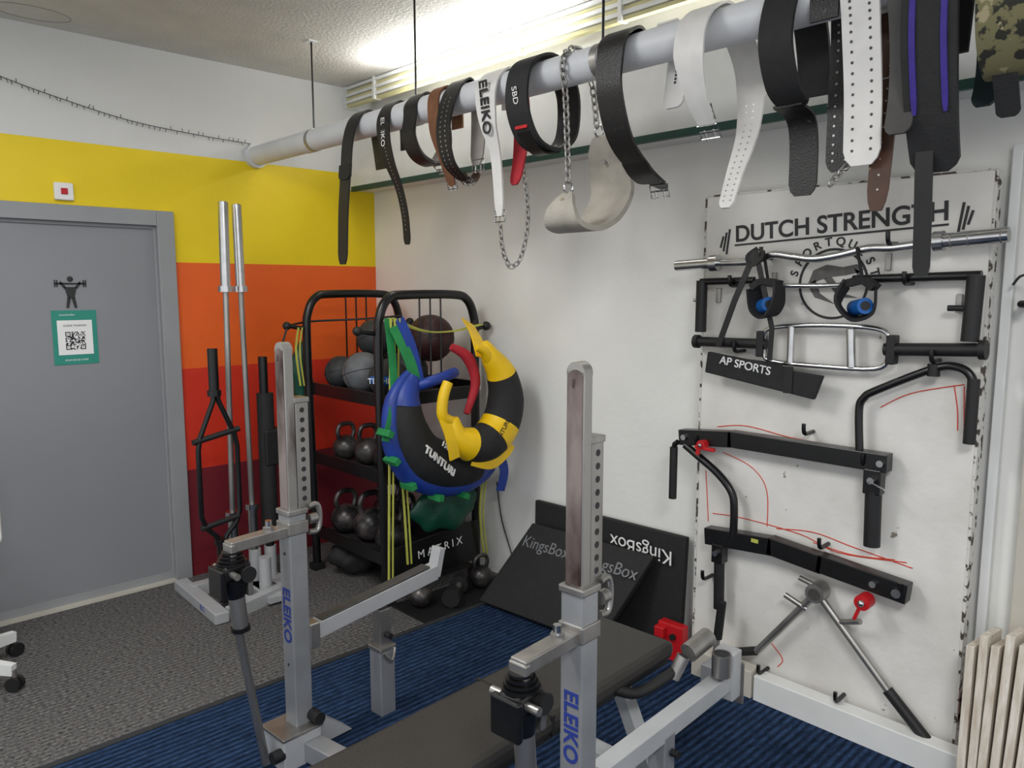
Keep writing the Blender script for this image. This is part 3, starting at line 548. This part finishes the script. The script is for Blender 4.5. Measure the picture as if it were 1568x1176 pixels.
g=group('jump_rope'); tube(g,'cord',[(-.86,-.40,1.44),(-.70,-.38,1.46),(-.45,-.5,1.47),(-.3,-.7,1.49)],.006,BLK,8,smooth_n=5); tube(g,'cord_b',[(-.86,-.41,1.44),(-.90,-.42,1.33),(-.88,-.42,1.2)],.006,BLK,8,smooth_n=4)
# ---------------------------------------------------------------- bulgarian bags
def bag(name,path,rad,y,mats,split,rim=None):
    g=group(name); P=cr([(x,y,z) for x,z in path],8); R_=lerp_list(rad,len(P)); n=len(P)
    a,b=int(split[0]*n),int(split[1]*n)
    for nm,i,j,m in(('end_a',0,a+1,mats[0]),('middle',a,b+1,mats[1]),('end_b',b,n,mats[0])):
        sweep(g,nm,P[i:j],circ(22),m,sa=R_[i:j],caps=True)
    if rim:
        cen=V((sum(p_.x for p_ in P)/n+.1,y,sum(p_.z for p_ in P)/n+.22))
        Q=[p_+(p_-cen).normalized()*(r_*.86) for p_,r_ in zip(P,R_)]
        sweep(g,'rim',Q,circ(14),rim,sa=[max(.02,r_*.50) for r_ in R_])
    return g,P
g,P=bag('bulgarian_training_bag',[(-.66,1.22),(-.715,1.10),(-.70,.94),(-.62,.81),(-.49,.745),(-.35,.72),(-.24,.72),(-.16,.72)],[.035,.08,.11,.125,.125,.115,.09,.05],-1.30,(BLUEV,BLKM),(.16,.80),BLUEV)
text(g,'logo','TUNTURI',.056,(-.60,-1.432,.80),(.72,0,-.62),(.62,.35,.72),PAPER,ext=.004,bold=.001); text(g,'weight','15KG',.042,(-.55,-1.434,.86),(.72,0,-.62),(.62,.35,.72),PAPER,ext=.004)
sweep(g,'blue_handle',cr([(-.66,-1.3,1.16),(-.60,-1.36,1.19),(-.50,-1.36,1.21),(-.42,-1.33,1.22)],5),circ(12),BLUEV,sa=[.027]*16)
for i,(a,b,c) in enumerate([((-.70,-1.2,1.46),(-.66,-1.27,1.30),(-.64,-1.3,1.17)),((-.14,-1.36,.76),(-.11,-1.37,.66),(-.13,-1.36,.55))]):
    sweep(g,'strap_%d'%i,cr([a,b,c],5),[(-.002,-.03),(.002,-.03),(.002,.03),(-.002,.03)],BLUEV if i else GREENV,hint=(0,1,0))
sweep(g,'strap_blue_top',cr([(-.66,-1.19,1.50),(-.63,-1.25,1.36),(-.62,-1.3,1.18)],5),[(-.002,-.028),(.002,-.028),(.002,.028),(-.002,.028)],BLUEV,hint=(0,1,0))
sweep(g,'strap_green',cr([(-.72,-1.18,1.50),(-.735,-1.24,1.25),(-.80,-1.33,1.08),(-.85,-1.33,.92)],5),[(-.002,-.022),(.002,-.022),(.002,.022),(-.002,.022)],GREENV,hint=(0,1,0))
for i,(x,z) in enumerate([(-.85,.96),(-.815,.82),(-.72,.68),(-.55,.59),(-.38,.57)]):
    box(g,'green_tab_%d'%i,(x,-1.33,z),(.035,.10,.035),GREENV,R=Matrix.Rotation(.5+i*.4,3,'Y'),bevel=.004)
dx=-.075
g,P=bag('bulgarian_training_bag',[(x+dx,z) for x,z in [(-.50,1.02),(-.475,.93),(-.38,.875),(-.27,.88),(-.18,.96),(-.145,1.08),(-.175,1.21),(-.25,1.31),(-.29,1.38)]],[.03,.06,.09,.10,.10,.095,.078,.05,.02],-1.50,(YELV,BLKM),(.24,.74),None)
sweep(g,'yellow_band',P[int(len(P)*.40):int(len(P)*.40)+7],circ(22),YELV,sa=[.1025]*7)
text(g,'logo','TUNTURI',.032,(-.27+dx,-1.608,.935),(.6,0,.8),(-.8,.35,.5),INK,ext=.003)
sweep(g,'tab_a',cr([(-.50+dx,-1.5,1.0),(-.56+dx,-1.5,1.04),(-.555+dx,-1.5,1.13),(-.525+dx,-1.5,1.20)],4),circ(10),YELV,sa=[.03,.026]); sweep(g,'tab_b',cr([(-.56+dx,-1.51,1.03),(-.54+dx,-1.54,.93),(-.52+dx,-1.54,.83)],4),[(-.004,-.03),(.004,-.03),(.004,.03),(-.004,.03)],YELV,hint=(0,1,0))
sweep(g,'red_handle',cr([(-.42+dx,-1.40,1.36),(-.33+dx,-1.42,1.30),(-.29+dx,-1.43,1.17),(-.36+dx,-1.44,1.02)],5),circ(10),REDF,sa=[.018,.03,.026,.016])
sweep(g,'yellow_tail_a',cr([(-.28+dx,-1.47,1.30),(-.24+dx,-1.38,1.40),(-.22,-1.2,1.47)],5),[(-.003,-.04),(.003,-.04),(.003,.04),(-.003,.04)],YELV,hint=(0,1,0))
sweep(g,'yellow_tail_c',cr([(-.25+dx,-1.50,1.28),(-.31+dx,-1.52,1.34),(-.36+dx,-1.52,1.36)],4),circ(10),YELV,sa=[.035,.015])
sweep(g,'yellow_tail_b',cr([(-.40+dx,-1.53,.80),(-.28+dx,-1.54,.765),(-.16+dx,-1.52,.80),(-.12+dx,-1.52,.84)],5),[(-.003,-.025),(.003,-.025),(.003,.025),(-.003,.025)],YELV,hint=(0,1,0))
for i,pts in enumerate([[(-.71,-1.19,1.50),(-.73,-1.2,1.1),(-.75,-1.2,.5),(-.76,-1.2,.12)],[(-.68,-1.19,1.50),(-.70,-1.2,1.15),(-.66,-1.2,.6),(-.64,-1.2,.22)],[(-.70,-1.16,1.50),(-.50,-1.16,1.43),(-.30,-1.16,1.42),(-.10,-1.16,1.45)],[(-.10,-1.19,.6),(-.13,-1.19,.4),(-.10,-1.19,.12)],[(-.8,-.42,1.43),(-.82,-.42,1.3),(-.80,-.42,1.1)]]):
    g=group('resistance_band'); sweep(g,'band',cr(pts,8),[(-.005,-.004),(.005,-.004),(.005,.004),(-.005,.004)],YBAND,hint=(0,1,0)); sweep(g,'band_return',cr([(a+.02,b-.006,c) for a,b,c in pts],8),[(-.004,-.003),(.004,-.003),(.004,.003),(-.004,.003)],YBAND,hint=(0,1,0))
g=group('power_cable'); tube(g,'cord',[(-.01,-1.2,.55),(-.02,-1.25,.35),(-.03,-1.35,.15),(-.05,-1.42,.02)],.004,INK,8,smooth_n=6)
# ---------------------------------------------------------------- ramps
g=group('folding_wedge_mat'); q=[(-.36,-1.47,.015),(-.30,-2.22,.015),(-.085,-2.37,.42),(-.085,-1.59,.40)]
plate(g,'panel',q,.035,BLKM,.006)
n_=(V(q[1])-V(q[0])).cross(V(q[3])-V(q[0])).normalized()
ctr=sum((V(a) for a in q),V())/4+n_*.047; al=(V(q[2])-V(q[3])).normalized(); up=(V(q[3])-V(q[0])).normalized()
text(g,'logo','KingsBox',.085,ctr+up*.13-al*.20,al,up,DG,ext=.003); text(g,'logo_b','KingsBox',.085,ctr+up*.13+al*.22,al,up,DG,ext=.003)
for s in (-1,1): tube(g,'seam_%d'%(s>0),[V(q[0])+n_*.036+(V(q[1])-V(q[0]))*(.5+.02*s),V(q[3])+n_*.036+(V(q[2])-V(q[3]))*(.5+.02*s)],.002,BLK,6,hint=(1,0,0))
g=group('folding_wedge_mat'); q=[(-.05,-1.57,.01),(-.05,-2.50,.01),(-.022,-2.50,.54),(-.022,-1.55,.52)]
plate(g,'panel',q,.03,BLKM,.006); text(g,'logo','KingsBox',.095,(-.08,-2.27,.44),(0,1,0),(0,0,-1),PAPER)
g=group('red_foot_block'); box(g,'block',(-.135,-2.50,.085),(.05,.13,.17),REDP,bevel=.006); box(g,'toe',(-.17,-2.46,.13),(.04,.05,.05),REDP,bevel=.006); tube(g,'bolt',[(-.175,-2.52,.12),(-.155,-2.52,.12)],.014,BLK,12)
def db(x,y,r,dx_,dy_):
    g=group('cast_dumbbell'); a=V((dx_,dy_,0)); c=V((x,y,r+.011))
    tube(g,'handle',[c-a*.08,c+a*.08],.016,STEEL,hint=(0,0,1)); tube(g,'head_a',[c-a*.13,c-a*.06],r,BLK,8,hint=(0,0,1)); tube(g,'head_b',[c+a*.06,c+a*.13],r,BLK,8,hint=(0,0,1))
db(-.42,-1.33,.05,.8,.6)
slab('rubber_floor_mat',(-.72,-1.455,.0005),(-.05,-1.16,.010),BLK)
# ---------------------------------------------------------------- combo rack
RZ=4
cr_=group('combo_squat_bench_rack')
z_=lambda h:V((0,0,h))
def upright(tag,x,y,jz):
    g=cr_
    U=V((math.cos(math.radians(RZ)),math.sin(math.radians(RZ)),0)); W_=V((-U.y,U.x,0)); o=V((x,y,0))
    box(g,'outer_'+tag,o+V((0,0,.50)),(.068,.07,.80),GREYP,rz=RZ,bevel=.005)
    box(g,'outer_cap_'+tag,o+V((0,0,.895)),(.078,.08,.02),STEEL,rz=RZ,bevel=.004)
    box(g,'perforated_'+tag,o+U*.036+V((0,0,1.08)),(.052,.05,.38),STEEL,rz=RZ,bevel=.004)
    box(g,'perforated_cap_'+tag,o+U*.034+V((0,0,1.275)),(.060,.058,.018),STEEL,rz=RZ,bevel=.003)
    box(g,'insert_'+tag,o-U*.010+V((0,0,1.165)),(.034,.055,.57),RUST,rz=RZ,bevel=.003)
    tube(g,'insert_top_'+tag,[o-U*.027+V((0,0,1.445)),o+U*.007+V((0,0,1.445))],.0275,RUST,24)
    box(g,'scuffed_face_'+tag,o-U*.028+V((0,0,1.17)),(.003,.046,.52),SCUFF,rz=RZ); tube(g,'scuffed_top_'+tag,[o-U*.0295+V((0,0,1.43)),o-U*.0265+V((0,0,1.43))],.023,SCUFF,24)
    vs=[];fs=[]
    for i in range(10):
        c=o+U*.036-W_*(.0256)+V((0,0,.935+i*.034)); k=len(vs)
        for q in range(12):
            a=2*math.pi*q/12; vs.append(c+U*math.cos(a)*.009+V((0,0,1))*math.sin(a)*.009)
        fs.append(tuple(range(k,k+12)))
    for i in range(3):
        c=o-U*.035+V((0,0,.75-i*.2)); k=len(vs)
        for q in range(10):
            a=2*math.pi*q/10; vs.append(c+W_*math.cos(a)*.006+V((0,0,1))*math.sin(a)*.006)
        fs.append(tuple(range(k,k+10)))
    mesh('holes_'+tag,vs,fs,INK,g)
    text(g,'logo_'+tag,'ELEIKO',.062,o-U*.035+V((0,0,.53)),(0,0,-1),-W_,BLUEI,bold=.0015)
    hc=o+U*.045-W_*.03+V((0,0,.86))
    tube(g,'lock_handle_'+tag,[hc+V((0,0,.045)),hc+U*.035+V((0,0,.045)),hc+U*.045+V((0,0,0)),hc+U*.035-V((0,0,.045)),hc-V((0,0,.045))],.010,STEEL,10,smooth_n=4)
    tube(g,'lock_knob_'+tag,[hc-U*.0,hc+U*.03],.018,STEEL,12)
    z=jz
    beam(g,'hook_arm_'+tag,o-U*.03+V((0,0,z)),o-U*.235+V((0,0,z-.005)),.05,.035,STEEL)
    box(g,'hook_lip_'+tag,o-U*.23+V((0,0,z-.03)),(.02,.055,.07),STEEL,rz=RZ,bevel=.004)
    box(g,'hook_collar_'+tag,o+V((0,0,z+.01)),(.078,.080,.045),STEEL,rz=RZ,bevel=.004)
    tube(g,'hook_bolt_'+tag,[o-U*.09+V((0,0,z+.015)),o-U*.09+V((0,0,z+.05))],.011,CHR,10); tube(g,'hook_nut_'+tag,[o-U*.09+V((0,0,z+.015)),o-U*.09+V((0,0,z+.028))],.019,STEEL,6)
    c=o-U*.225+V((0,0,z-.085))
    box(g,'clamp_'+tag,c,(.10,.07,.05),BLKG,rz=RZ+8,bevel=.01); tube(g,'clamp_pivot_'+tag,[c-W_*.055+U*.03-z_(.01),c+W_*.055+U*.03-z_(.01)],.026,BLK,16,hint=(1,0,0))
    box(g,'clamp_ear_'+tag,c-U*.05-z_(.03),(.02,.09,.10),BLKG,rz=RZ,bevel=.006); box(g,'clamp_plate_'+tag,c+U*.045-z_(.045),(.018,.07,.09),STEEL,rz=RZ,bevel=.004)
    tube(g,'clamp_cup_'+tag,[c+V((0,0,-.02)),c+U*.01+V((0,0,-.09))],[.045,.03],BLKG,16); tube(g,'clamp_bolt_'+tag,[c-W_*.075-U*.02,c+W_*.075-U*.02],.011,STEEL,10,hint=(1,0,0))
    for k in range(4): tube(g,'clamp_ring_%s_%d'%(tag,k),[c+V((0,0,.025+k*.011)),c+V((0,0,.032+k*.011))],.048-.006*k,BLKG,16)
    l0=c+U*.01+V((0,0,-.075)); tube(g,'lever_sleeve_'+tag,[l0,l0+U*.01+V((0,0,-.12))],.026,STEEL,16); tube(g,'lever_ring_'+tag,[l0+U*.01+V((0,0,-.12)),l0+U*.011+V((0,0,-.135))],.031,BLKG,16); tube(g,'lever_'+tag,[l0+V((0,0,-.12)),l0+U*.08+V((0,0,-(l0.z-.03)))],.014,STEEL,14)
    box(g,'foot_box_'+tag,o-U*.03+V((0,0,.06)),(.15,.14,.12),LGREY,rz=RZ,bevel=.006); box(g,'foot_plate_'+tag,o-U*.03+V((0,0,.125)),(.16,.15,.012),STEEL,rz=RZ,bevel=.003)
    tube(g,'foot_knob_'+tag,[o-W_*.03+U*.03+V((0,0,.155)),o-W_*.085+U*.03+V((0,0,.155))],.022,BLK,12,hint=(1,0,0))
    tube(g,'foot_knob2_'+tag,[o-U*.10-W_*.05+V((0,0,.07)),o-U*.14-W_*.05+V((0,0,.07))],.022,BLK,12)
    mesh('gusset_'+tag,[o+U*.035+W_*.03+V((0,0,.16)),o+U*.20+W_*.03+V((0,0,.02)),o+U*.035+W_*.03+V((0,0,.02)),o+U*.035-W_*.03+V((0,0,.16)),o+U*.20-W_*.03+V((0,0,.02)),o+U*.035-W_*.03+V((0,0,.02))],[(0,1,2),(3,5,4),(0,3,4,1)],LGREY,g)
    return o,U,W_
oL,U,W_=upright('left',-1.69,-2.0,.83)
oR,U,W_=upright('right',-1.487,-3.13,.775)
beam(cr_,'cross_base',oL+z_(.05),oR+z_(.05),.07,.07,GREYP,hint=(0,0,1))
for tag,o,z0,z1,L_ in(('left',oL,.44,.50,.64),('right',oR,.33,.32,.84)):
    a=o+U*.03+z_(z0); b=o+U*L_+z_(z1)
    beam(cr_,'spotter_beam_'+tag,a,b,.055,.06,LGREY); 
    if tag=='left':
        beam(cr_,'spotter_pad_'+tag,a+U*.06+z_(.036),b-U*.04+z_(.032),.05,.010,GRYB); beam(cr_,'spotter_lip_'+tag,b-z_(.02)+U*.0,b+U*.03+z_(.095),.055,.03,LGREY)
    box(cr_,'spotter_bracket_'+tag,o+U*.05+z_(z0-.0),(.04,.085,.09),STEEL,rz=RZ,bevel=.004)
pL=oL+U*.37
box(cr_,'post_outer_left',pL+z_(.14),(.07,.07,.27),GREYP,rz=RZ,bevel=.005); box(cr_,'post_inner_left',pL+z_(.34),(.05,.05,.18),STEEL,rz=RZ,bevel=.004); box(cr_,'post_cap_left',pL+z_(.275),(.078,.078,.018),STEEL,rz=RZ,bevel=.003)
tube(cr_,'post_pin_left',[pL-W_*.04+U*.03+z_(.27),pL-W_*.06+z_(.235),pL-W_*.05-U*.03+z_(.27)],.006,STEEL,8,smooth_n=4); tube(cr_,'post_knob_left',[pL-W_*.03+z_(.33),pL-W_*.055+z_(.33)],.012,BLK,10,hint=(1,0,0))
pR=oR+U*.84
box(cr_,'post_right',pR+z_(.34),(.06,.075,.17),LGREY,rz=RZ,bevel=.005); box(cr_,'post_right_plate',pR+U*.035+z_(.30),(.012,.09,.15),STEEL,rz=RZ,bevel=.003); box(cr_,'post_right_inner',oR+U*.42+z_(.16),(.06,.06,.31),GREYP,rz=RZ,bevel=.005); tube(cr_,'post_right_pin',[oR+U*.42-W_*.035+z_(.26),oR+U*.42-W_*.06+z_(.26)],.012,BLK,10,hint=(1,0,0))
pH=pR-U*.065
for i,(a,b,m_) in enumerate([(pH-U*.10+W_*.06+z_(.45),pH+U*.0+W_*.04+z_(.48),STEEL),(pH-U*.02-W_*.02+z_(.37),pH-U*.02-W_*.02+z_(.445),STEEL),(pH-U*.16+W_*.08+z_(.38),pH-U*.13+W_*.06+z_(.45),STEEL)]):
    tube(cr_,'plate_horn_%d'%i,[a,b],.032 if i<2 else .022,m_,20); tube(cr_,'horn_mouth_%d'%i,[b,b+(b-a).normalized()*.002],.025 if i<2 else .016,INK,18)
tube(cr_,'bar_grip_right',[pH-U*.16+W_*.08+z_(.40),pH-U*.30+W_*.12+z_(.37),pH-U*.38+W_*.16+z_(.40)],.018,BLK,12,smooth_n=4)
# bench
bn=group('flat_bench')
bc=lambda x,yo,z:V((x,-2.755+.05*x+yo,z))
box(bn,'pad',bc(-1.42,0,.425),(1.26,.31,.06),VINYL,rz=RZ-1,bevel=.02); box(bn,'pad_board',bc(-1.42,0,.388),(1.22,.28,.02),BLK,rz=RZ-1)
box(bn,'pad_seam',bc(-1.43,0,.425),(.012,.312,.062),BLK,rz=RZ-1,bevel=.001)
beam(bn,'spine',bc(-2.0,0,.35),bc(-.85,0,.35),.07,.06,GREYP)
for i,x in enumerate((-.95,-1.85)):
    beam(bn,'leg_a_%d'%i,bc(x,.03,.35),bc(x+.02,.17,.03),.05,.05,LGREY,hint=(1,0,0)); beam(bn,'leg_b_%d'%i,bc(x,-.03,.35),bc(x+.02,-.17,.03),.05,.05,LGREY,hint=(1,0,0)); box(bn,'foot_%d'%i,bc(x+.02,0,.025),(.07,.42,.035),LGREY,rz=RZ-1,bevel=.004)
# ---------------------------------------------------------------- office chair at far left
g=group('office_chair'); c=V((-2.54,-.56,0))
for i in range(5):
    a=math.radians(-47+72*i); t=V((math.cos(a),math.sin(a),0)); e=c+t*.31
    sweep(g,'arm_%d'%i,[c+z_(.12),e+z_(.09)],[(-.5,-.5),(.5,-.5),(.5,.5),(-.5,.5)],TRIMW,sa=[.06,.045],sb=[.06,.03],hint=(0,0,1),smooth=False)
    s=t.cross(V((0,0,1)))
    tube(g,'castor_stem_%d'%i,[e+z_(.09),e+z_(.05)],.01,STEEL,8)
    for q in(-1,1): tube(g,'castor_%d_%d'%(i,q),[e+s*(.006*q)+z_(.03),e+s*(.022*q)+z_(.03)],.03,BLK,16,hint=(0,0,1))
tube(g,'column',[c+z_(.12),c+z_(.44)],.03,CHR,14); box(g,'seat',c+V((-.06,0,.48)),(.42,.44,.08),BLKM,bevel=.03)
box(g,'backrest',(-2.52,-.60,.80),(.44,.04,.44),TRIMW,bevel=.018); box(g,'back_support',(-2.54,-.59,.55),(.06,.03,.2),TRIMW)
# ---------------------------------------------------------------- lighting
TUBE=emis('fluorescent_tube','#fffdf5',12)
g=group('fluorescent_light')
for i,y in enumerate((-2.75,-4.2)): tube(g,'tube_%d'%i,[(-.12,y+.62,2.67),(-.12,y-.62,2.67)],.018,TUBE,12,hint=(1,0,0)); box(g,'batten_%d'%i,(-.06,y,2.67),(.05,1.3,.09),TRIMW)
g=group('fluorescent_light'); 
for i,y in enumerate((-1.2,)): tube(g,'tube_%d'%i,[(-.12,y+.6,2.67),(-.12,y-.6,2.67)],.018,TUBE,12,hint=(1,0,0)); box(g,'batten_%d'%i,(-.06,y,2.67),(.05,1.3,.09),TRIMW)
def area(n,loc,size,energy,rot,col=(1,1,1)):
    l=bpy.data.lights.new(n,'AREA'); l.shape='RECTANGLE'; l.size=size[0]; l.size_y=size[1]; l.energy=energy; l.color=col
    o=bpy.data.objects.new(n,l); o.location=loc; o.rotation_euler=rot; COL.objects.link(o)
area('ceiling_fill_light',(-2.6,-2.0,2.86),(1.2,.6),44,(0,0,0))  # unseen area light added for overall room brightness, no fixture modelled
area('ceiling_fill_light',(-2.8,-5.0,2.86),(1.2,.6),76,(0,0,0))  # second added fill, out of view behind the camera, no fixture
area('ceiling_glow_fill',(-.36,-1.3,2.74),(.10,1.3),9,(math.pi,0,0))  # added bare light aimed up for the ceiling glow beside the rails, no fixture
w=bpy.data.worlds.new('world'); bpy.context.scene.world=w; w.use_nodes=True
w.node_tree.nodes['Background'].inputs[0].default_value=(.95,.97,1,1); w.node_tree.nodes['Background'].inputs[1].default_value=1.1
# ---------------------------------------------------------------- camera
cam=bpy.data.cameras.new('camera'); co=bpy.data.objects.new('camera',cam); COL.objects.link(co)
cam.sensor_width=36; cam.lens=27; cam.clip_start=.02
co.location=(-2.905,-4.37,1.65); co.rotation_euler=(math.radians(90-7.125),0,math.radians(-43.57))
bpy.context.scene.camera=co
bpy.context.scene.view_settings.view_transform='Standard'
